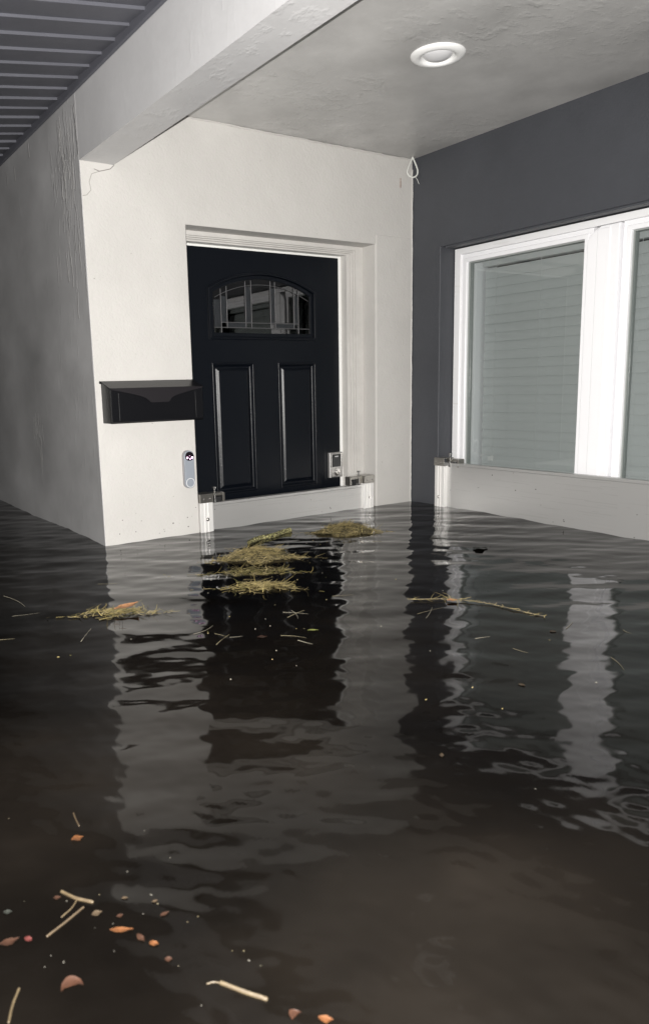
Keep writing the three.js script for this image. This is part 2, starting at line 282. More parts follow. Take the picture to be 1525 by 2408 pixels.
{ // lapped soffit boards falling away from the wall
  const soffit = sub('soffit', house); soffit.position.set(-W - 0.002, H + 0.030 - GROUND, 0);
  const pitch = 0.1185, prof = new THREE.Shape([[0, 0], [0.132, 0.0102], [0.132, 0.024], [0, 0.018]].map(p => new THREE.Vector2(...p)));
  const boards = [0, 1, 2].map(() => metreUV(new THREE.ExtrudeGeometry(prof, { depth: 2.3, bevelEnabled: true, bevelSize: 0.0012, bevelThickness: 0.001, bevelSegments: 1 }).rotateY(Math.PI / 2).translate(-2.3, 0, 0)));
  boards.forEach((b, i) => { const u = b.attributes.uv; for (let k = 0; k < u.count; k++) u.setXY(k, u.getX(k) + i * 0.37, u.getY(k) + i * 0.21); });
  for (let i = 0; i < 44; i++) {
    const z = 0.674 + pitch * 16 - i * pitch, b = mesh('slat', boards[i % 3], M.soffit, soffit);
    b.position.set(0, rr(-0.0008, 0.0008), z); b.rotation.z = 0.150; 
  }
  const cover = mesh('roof_sheet', bx(-2.6, 0, 0.05, 0.08, -6.9, 4.4), M.roof, soffit); cover.rotation.z = 0.15;
}
{ // door frame: brick mould in steps, jamb, white weather strip
  const f = sub('door_frame', house); f.position.y = -GROUND;
  // outer and inner offsets from the recess edge: [hinge side, head, lock side]
  const band = (o, i, z0, z1, mat, name) => {
    const s = new THREE.Shape([[DL + o[0], -0.78], [DL + o[0], DT - o[1]], [DR - o[2], DT - o[1]], [DR - o[2], -0.78], [DR - i[2], -0.78], [DR - i[2], DT - i[1]], [DL + i[0], DT - i[1]], [DL + i[0], -0.78]].map(p => new THREE.Vector2(...p)));
    const b = 0.0016; mesh(name, metreUV(new THREE.ExtrudeGeometry(s, { depth: z1 - z0 - 2 * b, bevelEnabled: true, bevelSize: b, bevelThickness: b, bevelOffset: -b, bevelSegments: 2 }).translate(0, 0, z0 + b)), mat, f);
  };
  const E = [[0.0004, 0.0004, 0.0004], [0.006, 0.020, 0.048], [0.0105, 0.0265, 0.058], [0.015, 0.033, 0.069], [0.020, 0.041, 0.090], [0.0275, 0.0505, 0.1070]];
  band(E[0], E[1], -0.24, -0.093, M.trim, 'brick_mould'); band(E[1], E[2], -0.24, -0.100, M.trim, 'brick_mould_step'); band(E[2], E[3], -0.24, -0.108, M.trim, 'brick_mould_step');
  band(E[3], E[4], -0.24, -0.116, M.trim, 'jamb'); band(E[4], E[5], -0.24, -0.1605, M.strip, 'weather_strip');
}

// ------------------------------------------------------------------ front door
const DZ = -0.162, SL = -1.2725, SR = -0.3655 + 0.008, ST = 1.2675;
const cx0 = (SL + SR) / 2;
{
  const door = thing('front_door', 'black panelled entry door with an arched leaded window', 'door', [0, -0.76, 0]);
  const dp = (n, g, m, parent = door) => mesh(n, g.translate(0, parent === door ? 0.76 : 0, 0), m, parent);
  const LX0 = -1.122, LX1 = -0.508, LB = 0.860, LS = 1.092, LC = 1.172;
  const arch = (inset, n = 28) => { // lite outline, inset inwards
    const x0 = LX0 + inset, x1 = LX1 - inset, w = (LX1 - LX0) / 2, s = LC - LS, R = (w * w + s * s) / (2 * s), cy = LC - R, r = R - inset, c = (LX0 + LX1) / 2;
    const a0 = Math.asin((x1 - c) / r), pts = [[x0, LB + inset], [x1, LB + inset]];
    for (let i = 0; i <= n; i++) { const a = a0 - 2 * a0 * i / n; pts.push([c + r * Math.sin(a), cy + r * Math.cos(a)]); }
    return pts;
  };
  const panels = [[-1.112, -0.881, 0.134, 0.753], [-0.741, -0.510, 0.130, 0.751]];
  const holes = [arch(0.004), ...panels.map(([a, b, c, d]) => rect(a, b, c, d))];
  dp('slab', metreUV(slab(rect(SL, SR, -0.755, ST), holes, 0.044, 0.0015).translate(0, 0, DZ - 0.044)), M.door);
  // moulded panel: rings of (inset, depth), one strip per side so that corners stay mitred
  const rings = [[0, 0], [0.002, 0.0035], [0.006, 0.0042], [0.009, 0.002], [0.012, -0.004], [0.016, -0.0095], [0.020, -0.0115], [0.024, -0.0112], [0.029, -0.0085], [0.034, -0.0048], [0.038, -0.0025], [0.041, -0.0018]];
  const moulded = ([x0, x1, y0, y1], yLow) => {
    const list = [], corner = (k, q) => { const o = rings[k][0]; return [[x0 + o, y0 + o], [x1 - o, y0 + o], [x1 - o, y1 - o], [x0 + o, y1 - o]][q % 4]; };
    for (let q = 0; q < 4; q++) {
      const p = [], id = [];
      rings.forEach((r, k) => { p.push(...corner(k, q), DZ + r[1], ...corner(k, q + 1), DZ + r[1]); if (k) { const a = 2 * k - 2; id.push(a, a + 1, a + 3, a, a + 3, a + 2); } });
      const g = new THREE.BufferGeometry(); g.setAttribute('position', new THREE.Float32BufferAttribute(p, 3)); g.setIndex(id); g.computeVertexNormals(); list.push(g.toNonIndexed());
    }
    const o = rings.at(-1), f = new THREE.PlaneGeometry(x1 - x0 - 2 * o[0], y1 - y0 - 2 * o[0]).translate((x0 + x1) / 2, (y0 + y1) / 2, DZ + o[1]).toNonIndexed(); f.deleteAttribute('uv'); list.push(f);
    const back = bx(x0 + 0.001, x1 - 0.001, y0 + 0.001, y1 - 0.001, DZ - 0.03, DZ - 0.016).toNonIndexed(); back.deleteAttribute('uv'); list.push(back);
    return metreUV(mergeGeometries(list));
  };
  panels.forEach(p => dp('raised_panel', moulded(p), M.door));
  const ringShape = (o, i, z0, z1, b) => { const s = new THREE.Shape(arch(o).map(p => new THREE.Vector2(...p))); s.holes.push(new THREE.Path(arch(i).map(p => new THREE.Vector2(...p)))); return metreUV(new THREE.ExtrudeGeometry(s, { depth: z1 - z0 - 2 * b, bevelEnabled: true, bevelSize: b, bevelThickness: b, bevelOffset: -b, bevelSegments: 3 }).translate(0, 0, z0 + b)); };
  const lf = dp('window_frame', ringShape(0.0, 0.012, DZ - 0.02, DZ + 0.011, 0.0045), M.door);
  mesh('inner_bead', ringShape(0.0125, 0.031, DZ - 0.02, DZ - 0.001, 0.0025).translate(0, 0.76, 0), M.door, lf);
  const glazing = sub('glazing', door); glazing.position.y = 0.76;
  const GZ = DZ - 0.005;
  mesh('pane', new THREE.ExtrudeGeometry(new THREE.Shape(arch(0.031).map(p => new THREE.Vector2(...p))), { depth: 0.0001, bevelEnabled: false }).translate(0, 0, GZ - 0.003), M.glass, glazing);
  const ix0 = LX0 + 0.034, ix1 = LX1 - 0.034, iy0 = LB + 0.032, w = (LX1 - LX0) / 2, s = LC - LS, R = (w * w + s * s) / (2 * s), cc = (LX0 + LX1) / 2;
  const topAt = (x, inset) => LC - R + Math.sqrt((R - inset) ** 2 - (x - cc) ** 2);
  const came = (x0, x1, y0, y1) => mesh('came', rb(x0, x1, y0, y1, GZ - 0.001, GZ + 0.0035, 0.0012, 1), M.came, glazing);
  const V = [-1.050, -1.018, -0.915, -0.883, -0.773, -0.747, -0.635, -0.609];
  V.forEach((x, i) => came(x - 0.0017, x + 0.0017, i % 7 ? (i % 2 ? iy0 + 0.02 : iy0 + 0.024) : iy0, topAt(x, 0.034)));
  came(ix0, ix1, iy0 + 0.0215, iy0 + 0.0255); came(-1.0475, -0.6115, iy0 + 0.045, iy0 + 0.049);
  { // arched came under the top edge
    const pts = []; for (let i = 0; i <= 30; i++) { const x = ix0 + 0.006 + (ix1 - ix0 - 0.012) * i / 30; pts.push(new THREE.Vector3(x, topAt(x, 0.056), GZ + 0.001)); }
    mesh('came', new THREE.TubeGeometry(new THREE.CatmullRomCurve3(pts), 60, 0.0016, 6), M.came, glazing);
  }
  // textured glass strips between the leads
  const strip = (x0, x1, y0, y1) => mesh('textured_glass', metreUV(bx(x0, x1, y0, y1, GZ - 0.0025, GZ - 0.0005)), M.chip, glazing);
  for (const [a, b] of [[0, 1], [2, 3], [4, 5], [6, 7]]) strip(V[a] + 0.003, V[b] - 0.003, iy0 + 0.05, topAt(V[a === 0 ? 0 : b], 0.06) - 0.004);
  strip(ix0 + 0.002, V[0] - 0.003, iy0 + 0.027, topAt(ix0 + 0.004, 0.06) - 0.004);
  strip(-1.016, -0.917, iy0 + 0.027, iy0 + 0.044); strip(-0.745, -0.637, iy0 + 0.027, iy0 + 0.044);
  // electronic lock
  const lock = sub('lock', door); lock.position.set(-0.4015, 0.76 + 0.222, DZ);
  const lb = slab(rect(-0.0425, 0.0425, -0.066, 0.066), [], 0.024, 0.006); mesh('lock_body', lb, M.nickel, lock);
  for (const sx of [-1, 1]) mesh('side_rail', rb(sx * 0.036 - 0.004, sx * 0.036 + 0.004, -0.012, 0.061, 0.0215, 0.029, 0.003), M.chrome, lock);
  mesh('touch_screen', rb(-0.029, 0.029, -0.010, 0.056, 0.022, 0.0265, 0.002), M.screen, lock);
  mesh('screen_print', merge([0, 1, 2, 3, 4].map(i => bx(-0.0115 + i * 0.0048, -0.008 + i * 0.0048, 0.0415, 0.0475, 0.0264, 0.0268))), M.print, lock);
  mesh('key_cylinder', merge([cyl(0.021, 0.019, 0.008, 0.002, -0.038, 0.026, 'z', 32), cyl(0.014, 0.0125, 0.012, 0.002, -0.038, 0.032, 'z', 28)]), M.chrome, lock);
  mesh('keyway', merge([cyl(0.0075, 0.007, 0.003, 0.002, -0.038, 0.039, 'z', 20), bx(0.0012, 0.0028, -0.043, -0.033, 0.0398, 0.041)]), M.nickel, lock);
}

// ------------------------------------------------------------------ window with blinds
{
  const win = thing('window', 'wide white vinyl picture window with two panes in the dark wall', 'window', [0.1, WB, 0]);
  const wp = (n, g, m) => mesh(n, g.translate(-0.1, -WB, 0), m, win);
  const FX = 0.097, FB = 0.130;
  const fr = (name, z0, z1, y0, y1, t, x0, x1, b, m, tt = t) => wp(name, metreUV(slab(rect(z0, z1, y0, y1), [rect(z0 + t, z1 - t, y0 + t, y1 - tt)], x1 - x0, b).rotateY(-Math.PI / 2).translate(x1, 0, 0)), m);
  fr('outer_frame', WZ0 + 0.004, WZ1 - 0.004, FB, WT - 0.006, 0.040, FX, 0.20, 0.003, M.vinylOld, 0.030);
  for (const [z0, z1] of [[0.2405, 0.963], [1.098, WZ1 - 0.045]]) {
    fr('sash', z0, z1, FB + 0.04, WT - 0.0365, 0.016, FX + 0.009, 0.19, 0.003, M.vinyl, 0.020);
    fr('glazing_bead', z0 + 0.0162, z1 - 0.0162, FB + 0.0565, WT - 0.057, 0.022, FX + 0.003, 0.16, 0.004, M.vinyl, 0.020);
    fr('gasket', z0 + 0.0385, z1 - 0.0385, FB + 0.079, WT - 0.0775, 0.004, FX + 0.016, 0.15, 0.001, M.seal);
    wp('pane', new THREE.PlaneGeometry(z1 - z0 - 0.084, WT - FB - 0.163).rotateY(-Math.PI / 2).translate(0.122, (WT + FB + 0.002) / 2, (z0 + z1) / 2), M.pane);
  }
  const mu = new THREE.Shape([[0.949, FB + 0.001], [1.093, FB + 0.001], [1.093, WT - 0.040], [1.010, WT - 0.040], [0.985, WT - 0.052], [0.965, WT - 0.07], [0.949, WT - 0.09]].map(p => new THREE.Vector2(...p)));
  wp('mullion', metreUV(new THREE.ExtrudeGeometry(mu, { depth: 0.09, bevelEnabled: true, bevelSize: 0.004, bevelThickness: 0.004, bevelSegments: 3, bevelOffset: -0.004 }).rotateY(-Math.PI / 2).translate(0.18, 0, 0)), M.vinyl);
  wp('mullion_ridge', rb(0.0825, 0.092, FB + 0.002, WT - 0.05, 0.995, 1.055, 0.004), M.vinyl);

  wp('interior_reveal', merge([bx(0.2005, 0.36, FB, WT, WZ0 + 0.002, WZ0 + 0.05), bx(0.2005, 0.36, WT - 0.03, WT - 0.002, WZ0 + 0.0505, WZ1 - 0.05), bx(0.2005, 0.36, FB - 0.02, FB + 0.03, WZ0 + 0.0505, WZ1 - 0.05)]), M.vinyl);
  const slatGeo = (len) => { const s = new THREE.Shape(); for (let i = 0; i <= 6; i++) { const t = i / 6 - 0.5; const p = [t * 0.05, 0.0035 * (1 - 4 * t * t)]; i ? s.lineTo(...p) : s.moveTo(...p); } for (let i = 6; i >= 0; i--) { const t = i / 6 - 0.5; s.lineTo(t * 0.05, 0.0035 * (1 - 4 * t * t) - 0.0024); } return new THREE.ExtrudeGeometry(s, { depth: len, bevelEnabled: false }); };
  for (const [z0, z1, label] of [[0.262, 0.955, 'closed white slat blind behind the window pane next to the corner'], [0.985, WZ1 - 0.05, 'closed white slat blind behind the window pane past the mullion']]) {
    const b = thing('window_blind', label, 'blind', [0.262, 0.2, z0], 'slat blinds in the window');
    const g = slatGeo(z1 - z0);
    mesh('head_rail', rb(-0.03, 0.03, 1.000, 1.045, 0, z1 - z0, 0.004), M.blind, b);
    for (let i = 0; i < 24; i++) { const sl = mesh('slat', g, M.blind, b); sl.position.set(rr(-0.0015, 0.0015), 0.968 - i * 0.0445, rr(-0.001, 0.001)); sl.rotation.z = 1.42 + rr(-0.03, 0.03); }
    mesh('bottom_rail', rb(-0.02, 0.02, -0.12, -0.101, 0, z1 - z0, 0.004), M.blind, b);
    for (const t of [0.12, 0.5, 0.88]) mesh('ladder_cord', cyl(0.0012, 0.0012, 1.1, -0.022, 0.45, t * (z1 - z0), 'y', 6), M.blind, b);
  }
}

// ------------------------------------------------------------------ flood barriers (built along +x of a group, front to +z)
function barrierPost(parent, x0, x1, top, inward) {
  const p = sub('post', parent); const w = x1 - x0, c = (x0 + x1) / 2, cap = 0.040;
  mesh('channel', metreUV(rb(x0, x1, -0.79, top - cap, -0.052, 0.012, 0.0018)), M.aluPost, p);
  for (const t of [0.34, 0.62]) mesh('rib', rb(x0 + w * t - 0.003, x0 + w * t + 0.003, -0.79, top - cap, 0.0115, 0.0165, 0.0015, 2), M.aluPost, p);
  const cm = mesh('cap_bracket', merge([rb(x0 - 0.0015, x1 + 0.0015, top - cap, top, 0.0125, 0.0165, 0.001, 1), rb(x0 - 0.0015, x1 + 0.0015, top - 0.004, top, -0.056, 0.0122, 0.001, 1), rb(x0 - 0.0015, x0 + 0.002, top - cap, top - 0.0042, -0.056, 0.0122, 0.0008, 1)]), M.steel, p);
  for (const t of [0.25, 0.75]) mesh('rivet', new THREE.SphereGeometry(0.0038, 10, 8).scale(1, 1, 0.6).translate(x0 + w * t, top - cap * 0.55, 0.0168), M.chrome, p);
  mesh('bolt', merge([cyl(0.0085, 0.0085, 0.005, c, 0.055, 0.0155, 'z', 6), cyl(0.0048, 0.004, 0.012, c, 0.055, 0.020, 'z', 12)]), M.chrome, p);
  // clamp that presses the plank down
  const s = inward, ax = s > 0 ? x1 : x0, arm = (a, b) => s > 0 ? [ax + a, ax + b] : [ax - b, ax - a];
  mesh('clamp_arm', merge([rb(...arm(-0.01, 0.074), top - 0.017, top - 0.003, -0.052, -0.012, 0.0014, 1), rb(...arm(0.066, 0.076), top - 0.046, top - 0.006, -0.052, -0.010, 0.0014, 1), rb(...arm(0.002, 0.012), top - 0.044, top - 0.0175, -0.052, -0.012, 0.0014, 1)]), M.steel, p);
  mesh('clamp_pad', rb(...arm(0.030, 0.062), top - 0.047, top - 0.022, -0.050, -0.014, 0.003), M.rubber, p);
  const [bxx] = arm(0.021, 0.021);
  mesh('clamp_screw', merge([cyl(0.0036, 0.0036, 0.064, bxx, top - 0.010, -0.008, 'y', 10), cyl(0.0095, 0.0095, 0.008, bxx, top + 0.0225, -0.008, 'y', 6), cyl(0.008, 0.005, 0.007, bxx, top - 0.040, -0.008, 'y', 10)]), M.chrome, p);
}
function barrier(label, length, topPlank, topPost, at, turn, postW, bothEnds, tilt = 0) {
  const b = thing('flood_barrier', label, 'flood barrier', at, 'aluminium flood barriers'); b.rotation.y = turn;
  const seam = [topPlank, topPlank - 0.25, topPlank - 0.50, -0.79];
  for (let i = 0; i < 3; i++) {
    const p = mesh('plank', metreUV(merge([rb(0.01, length - 0.01, seam[i + 1] + 0.002, seam[i] - 0.015, -0.044, -0.012, 0.0012), rb(0.01, length - 0.01, seam[i] - 0.0145, seam[i] - 0.001, -0.046, -0.0095, 0.0022)])), M.alu, b);
    p.rotation.z = i ? 0 : tilt; const sl = mesh('seal_strip', bx(0.012, length - 0.012, seam[i] - 0.0165, seam[i] - 0.014, -0.042, -0.0135), M.rubber, p);
  }
  barrierPost(b, 0, postW, topPost, 1);
  if (bothEnds) barrierPost(b, length - postW, length, topPost, -1);
  return b;
}
barrier('aluminium flood barrier across the front door with a post at each side', 1.022, 0.124, 0.171, [-1.297, 0, 0], 0, 0.064, true);
// the one under the window faces the porch: its own +x runs along the wall
barrier('aluminium flood barrier across the bottom of the window', 1.86, 0.232, 0.255, [-0.018, 0, 0.206], -Math.PI / 2, 0.064, true);

// ------------------------------------------------------------------ mailbox, doorbell
{
  const m = thing('mailbox', 'black metal mailbox with a notched flap on the cream wall', 'mailbox', [-1.516, 0.508, 0.001]);
  const X = 0.2055, prof = new THREE.Shape([[0.001, 0], [0.090, 0], [0.098, 0.006], [0.100, 0.136], [0.012, 0.164], [0.001, 0.164]].map(p => new THREE.Vector2(...p)));
  mesh('body', metreUV(new THREE.ExtrudeGeometry(prof, { depth: 2 * X - 0.006, bevelEnabled: true, bevelSize: 0.0015, bevelThickness: 0.003, bevelOffset: -0.0015, bevelSegments: 2 }).rotateY(-Math.PI / 2).translate(X - 0.003, 0, 0)), M.box, m);
  const lidP = new THREE.Shape([[0.0, 0.1665], [0.012, 0.1695], [0.103, 0.1405], [0.1055, 0.137], [0.1035, 0.1355], [0.1015, 0.1385], [0.012, 0.1668], [0.001, 0.1642]].map(p => new THREE.Vector2(...p)));
  const lid = mesh('lid', metreUV(new THREE.ExtrudeGeometry(lidP, { depth: 2 * X + 0.008, bevelEnabled: false }).rotateY(-Math.PI / 2).translate(X + 0.004, 0, 0)), M.box, m);
  const flap = new THREE.Shape(); flap.moveTo(-X, 0.139); flap.lineTo(X, 0.139); flap.lineTo(X - 0.004, 0.134); flap.quadraticCurveTo(0.12, 0.119, 0.072, 0.104); flap.quadraticCurveTo(0.052, 0.098, 0.048, 0.084); flap.lineTo(0.040, 0.0795); flap.lineTo(-0.034, 0.0795); flap.lineTo(-0.042, 0.084); flap.quadraticCurveTo(-0.052, 0.098, -0.072, 0.104); flap.quadraticCurveTo(-0.12, 0.119, -X + 0.004, 0.134);
  mesh('flap', metreUV(new THREE.ExtrudeGeometry(flap, { depth: 0.0016, bevelEnabled: true, bevelSize: 0.0008, bevelThickness: 0.0008, bevelSegments: 1 }).translate(0, -0.139, 0).rotateX(-0.09).translate(0, 0.139, 0.1028)), M.flap, lid);
  mesh('hinge', merge([cyl(0.0055, 0.0055, 2 * X + 0.014, 0, 0.1645, 0.0065, 'x', 14)]), M.box, m);
  for (const sx of [-1, 1]) mesh('crease', rb(sx * 0.172 - 0.0022, sx * 0.172 + 0.0022, 0.012, 0.122, 0.0985, 0.1018, 0.0015, 2), M.box, m);
  for (const sx of [-1]) mesh('end_flange', rb(sx * X - 0.0018, sx * X + 0.0018, 0.002, 0.135, 0.096, 0.1024, 0.0012, 2), M.box, m);
}
{
  const d = thing('video_doorbell', 'slim grey video doorbell with a black camera eye and ringed button', 'doorbell', [-1.3475, 0.289, 0.001]);
  const cap = (r, h) => { const s = new THREE.Shape(); s.absarc(0, h, r, 0, Math.PI, false); s.absarc(0, -h, r, Math.PI, 2 * Math.PI, false); return s; };
  const ex = (s, d, b) => new THREE.ExtrudeGeometry(s, { depth: d - 2 * b, bevelEnabled: true, bevelSize: b, bevelThickness: b, bevelOffset: -b, bevelSegments: 4, curveSegments: 24 }).translate(0, 0, b);
  mesh('mount', ex(cap(0.0245, 0.059), 0.012, 0.001), M.bellRim, d);
  mesh('shell', ex(cap(0.0238, 0.059), 0.0115, 0.003).translate(0, 0, 0.0122), M.bell, d);
  const eye = mesh('camera_eye', cyl(0.0205, 0.0195, 0.004, 0, 0.0585, 0.0252, 'z', 36), M.bellGlass, d);
  mesh('lens', cyl(0.0065, 0.006, 0.001, 0, 0.0645, 0.0276, 'z', 24), M.bellGlass, eye);
  for (const [x, y, r] of [[-0.0115, 0.0525, 0.0042], [0.0115, 0.0525, 0.0042], [0.001, 0.047, 0.0026], [0.0, 0.061, 0.0013]]) mesh('infrared_diode', cyl(r, r, 0.0008, x, y, 0.0277, 'z', 16), M.ir, eye);
  mesh('button', cyl(0.0185, 0.0185, 0.002, 0, -0.0585, 0.0240, 'z', 32), M.bell, d);
  mesh('button_ring', new THREE.TorusGeometry(0.0195, 0.0011, 8, 48).translate(0, -0.0585, 0.0245), M.ring, d);
}

// ------------------------------------------------------------------ ceiling lamp (off), cable loop, cocoon
{
  const l = thing('recessed_downlight', 'unlit white recessed downlight in the porch ceiling', 'ceiling light', [-0.797, H, 0.945]);
  const lathe = (pts) => new THREE.LatheGeometry(pts.map(p => new THREE.Vector2(...p)), 64);
  mesh('trim_ring', lathe([[0.058, 0.0], [0.060, -0.008], [0.066, -0.012], [0.078, -0.0115], [0.089, -0.007], [0.093, -0.002], [0.0935, 0.0]]), M.white, l);
  mesh('baffle', lathe([[0.058, -0.0075], [0.0565, -0.004], [0.0535, -0.0015], [0.050, -0.0008]]), M.white, l);
  mesh('bulb', lathe([[0.0001, -0.0185], [0.012, -0.018], [0.026, -0.0155], [0.039, -0.0105], [0.047, -0.0045], [0.0495, -0.0005]]), M.lampGlass, l);
}
{
  const pts = [[0, 0.058, 0], [-0.012, 0.03, 0.004], [-0.024, 0.002, 0.008], [-0.027, -0.018, 0.009], [-0.014, -0.034, 0.008], [0.004, -0.038, 0.006], [0.021, -0.028, 0.005], [0.025, -0.008, 0.004], [0.018, 0.016, 0.003], [0.007, 0.042, 0.001], [0.001, 0.056, 0]].map(p => new THREE.Vector3(...p));
  const c = thing('cable_loop', 'pale looped cable hanging from the ceiling corner', 'cable', [-0.028, 1.686, 0.028]);
  mesh('loop', new THREE.TubeGeometry(new THREE.CatmullRomCurve3(pts), 60, 0.0038, 8), M.cable, c); c.rotation.y = -0.6;
  mesh('loose_end', new THREE.TubeGeometry(new THREE.CatmullRomCurve3([new THREE.Vector3(0.012, -0.034, 0.006), new THREE.Vector3(0.022, -0.05, 0.008), new THREE.Vector3(0.032, -0.07, 0.004)]), 12, 0.0012, 6), M.cable, c);
  const k = mesh('cocoon', new THREE.LatheGeometry([[0.0004, 0.024], [0.003, 0.02], [0.0022, 0.012], [0.0042, 0.004], [0.0034, -0.006], [0.0046, -0.014], [0.003, -0.021], [0.0005, -0.025]].map(p => new THREE.Vector2(...p)), 10), M.cocoon);
  k.position.set(-0.086, 1.622, 0.0045); tag(k, 'tiny brown cocoon stuck on the cream wall near the ceiling', 'cocoon');
}

// ------------------------------------------------------------------ floating debris
const tint = (g, c) => { const n = g.attributes.position.count, a = new Float32Array(n * 3); for (let i = 0; i < n; i++) a.set([c.r, c.g, c.b], i * 3); g.setAttribute('color', new THREE.BufferAttribute(a, 3)); return g; };
const grassMat = std(rgb(1, 1, 1), 0.6, { vertexColors: true, side: THREE.DoubleSide });
const STRAW = [rgb(0.46, 0.37, 0.18), rgb(0.34, 0.27, 0.11), rgb(0.25, 0.20, 0.075), rgb(0.11, 0.10, 0.03), rgb(0.45, 0.37, 0.20), rgb(0.07, 0.06, 0.03)];
function blade(a, b, r, bend, c) { // a bent tapering strip with a V section
  const d = b.clone().sub(a), L = d.length(), side = new THREE.Vector3(-d.z, 0, d.x).normalize(), N = 4, p = [], id = [];
  for (let i = 0; i <= N; i++) { const t = i / N, q = a.clone().addScaledVector(d, t).addScaledVector(side, bend * L * Math.sin(t * 3.14)); const w = r * (1 - 0.6 * t); for (const [s, h] of [[-1, 0], [0, 0.6], [1, 0]]) p.push(q.x + side.x * w * s, q.y + w * h, q.z + side.z * w * s); if (i) { const k = (i - 1) * 3; id.push(k, k + 1, k + 4, k, k + 4, k + 3, k + 1, k + 2, k + 5, k + 1, k + 5, k + 4); } }
  const g = new THREE.BufferGeometry(); g.setAttribute('position', new THREE.Float32BufferAttribute(p, 3)); g.setIndex(id); g.computeVertexNormals(); return tint(g.toNonIndexed(), c);
}
const matMat = std(rgb(0.060, 0.048, 0.020), 0.8);
function clump(label, cx, cz, rx, rz, ang, n, height, green, matted, group) {
  const list = [], ca = Math.cos(ang), sa = Math.sin(ang), y0 = waterY(cx, cz);
  for (let i = 0; i < n; i++) {
    const a = rnd() * 6.283, r = Math.pow(rnd(), 0.6) * (rnd() < 0.16 ? 1.4 : 1) * (0.8 + 0.25 * Math.sin(5 * a + cx * 9) + 0.12 * Math.sin(11 * a)), u = r * Math.cos(a) * rx * (1 + 0.2 * Math.sin(3 * a)), v = r * Math.sin(a) * rz;
    const x = u * ca - v * sa, z = u * sa + v * ca, e = Math.max(0, 1 - r), y = 0.001 + e * height * rnd(), L = rr(0.010, 0.045), dir = ang + gauss() * 2.2, up = gauss() * 0.22 * (e + 0.2);
    const hx = Math.cos(dir) * L / 2, hz = Math.sin(dir) * L / 2, lift = rnd() < 0.16 ? rr(0.1, 0.7) : 0, p = new THREE.Vector3(x - hx, y, z - hz), q = new THREE.Vector3(x + hx, Math.max(0.0006, y + (up + lift) * L), z + hz);
    const pick = Math.floor(Math.min(5, Math.abs(gauss()) * 3.4 + green)); list.push(blade(p, q, rr(0.0006, 0.0015), gauss() * 0.22, STRAW[pick].clone().multiplyScalar(rr(0.45, 1.3))));
  }
  const t = thing('grass_clump', label, 'floating grass', [cx, y0, cz], group);
  const N = 36, K = 7, p = [], id = [], lump = (a, r) => (0.8 + 0.25 * Math.sin(5 * a + cx * 9) + 0.12 * Math.sin(11 * a)) * r;
  for (let k = 0; k <= K; k++) for (let i = 0; i < N; i++) { const a = i / N * 6.2832, r = lump(a, k / K) * (matted ? 0.92 : 0.6), u = r * Math.cos(a) * rx, v = r * Math.sin(a) * rz; p.push(u * ca - v * sa, (1 - (k / K) ** 2) * height * 0.55 * (matted ? 1 : 0.4) + (k < K ? gauss() * height * 0.16 : -0.004), u * sa + v * ca); if (k) { const b = k * N + i, b1 = k * N + (i + 1) % N; id.push(b - N, b1, b, b - N, b1 - N, b1); } }
  const g = new THREE.BufferGeometry(); g.setAttribute('position', new THREE.Float32BufferAttribute(p, 3)); g.setIndex(id); g.computeVertexNormals();
  if (matted) mesh('mat', g, matMat, t); mesh('strands', merge(list), grassMat, t); return t;
}
const A = Math.atan2(0.553, 0.832);
clump('thick oval mat of straw floating before the front door', -1.367, 0.60, 0.150, 0.135, A, 1900, 0.044, 0.1, true);
clump('straw mat floating beside the door barrier post next to the wall corner', -0.79, 0.42, 0.145, 0.140, A, 1600, 0.044, 0.3, true);
clump('thin loose straw raft trailing behind the thick oval mat', -1.60, 0.98, 0.150, 0.075, A, 400, 0.016, 0.6);
clump('sparse dark weed scum between two straw mats', -1.50, 0.79, 0.20, 0.08, A, 420, 0.006, 2.0);
clump('small tuft of floating grass holding an orange bark piece', -2.085, 0.945, 0.135, 0.05, A - 0.1, 300, 0.014, 1.1);
{ // mossy stick
  const y = 0.006, pts = [[-1.268, 0.372], [-1.19, 0.325], [-1.10, 0.312], [-1.03, 0.275], [-0.985, 0.262]].map(([x, z]) => new THREE.Vector3(x, y, z));
  const g = new THREE.TubeGeometry(new THREE.CatmullRomCurve3(pts), 48, 0.0105, 10), p = g.attributes.position;
  const bark = canvasTex(256, 64, (c, w, h) => { for (let i = 0; i < 3200; i++) { const k = rnd(); c.fillStyle = k < 0.4 ? '#8c8a5a' : k < 0.7 ? '#4a452c' : k < 0.88 ? '#b3ab7c' : '#2a2418'; c.fillRect(rnd() * w, rnd() * h, rr(2, 7), rr(1, 4)); } }, true);
  for (let i = 0; i < p.count; i++) { const s = 1 + 0.0; p.setXYZ(i, p.getX(i) + gauss() * 0.0022 * s, p.getY(i) + gauss() * 0.0022, p.getZ(i) + gauss() * 0.0022); } g.computeVertexNormals();
  tag(mesh('stick', g, std(rgb(1, 1, 1), 0.8, { map: bark })), 'mossy stick floating between the straw mats and the door barrier', 'stick');
}
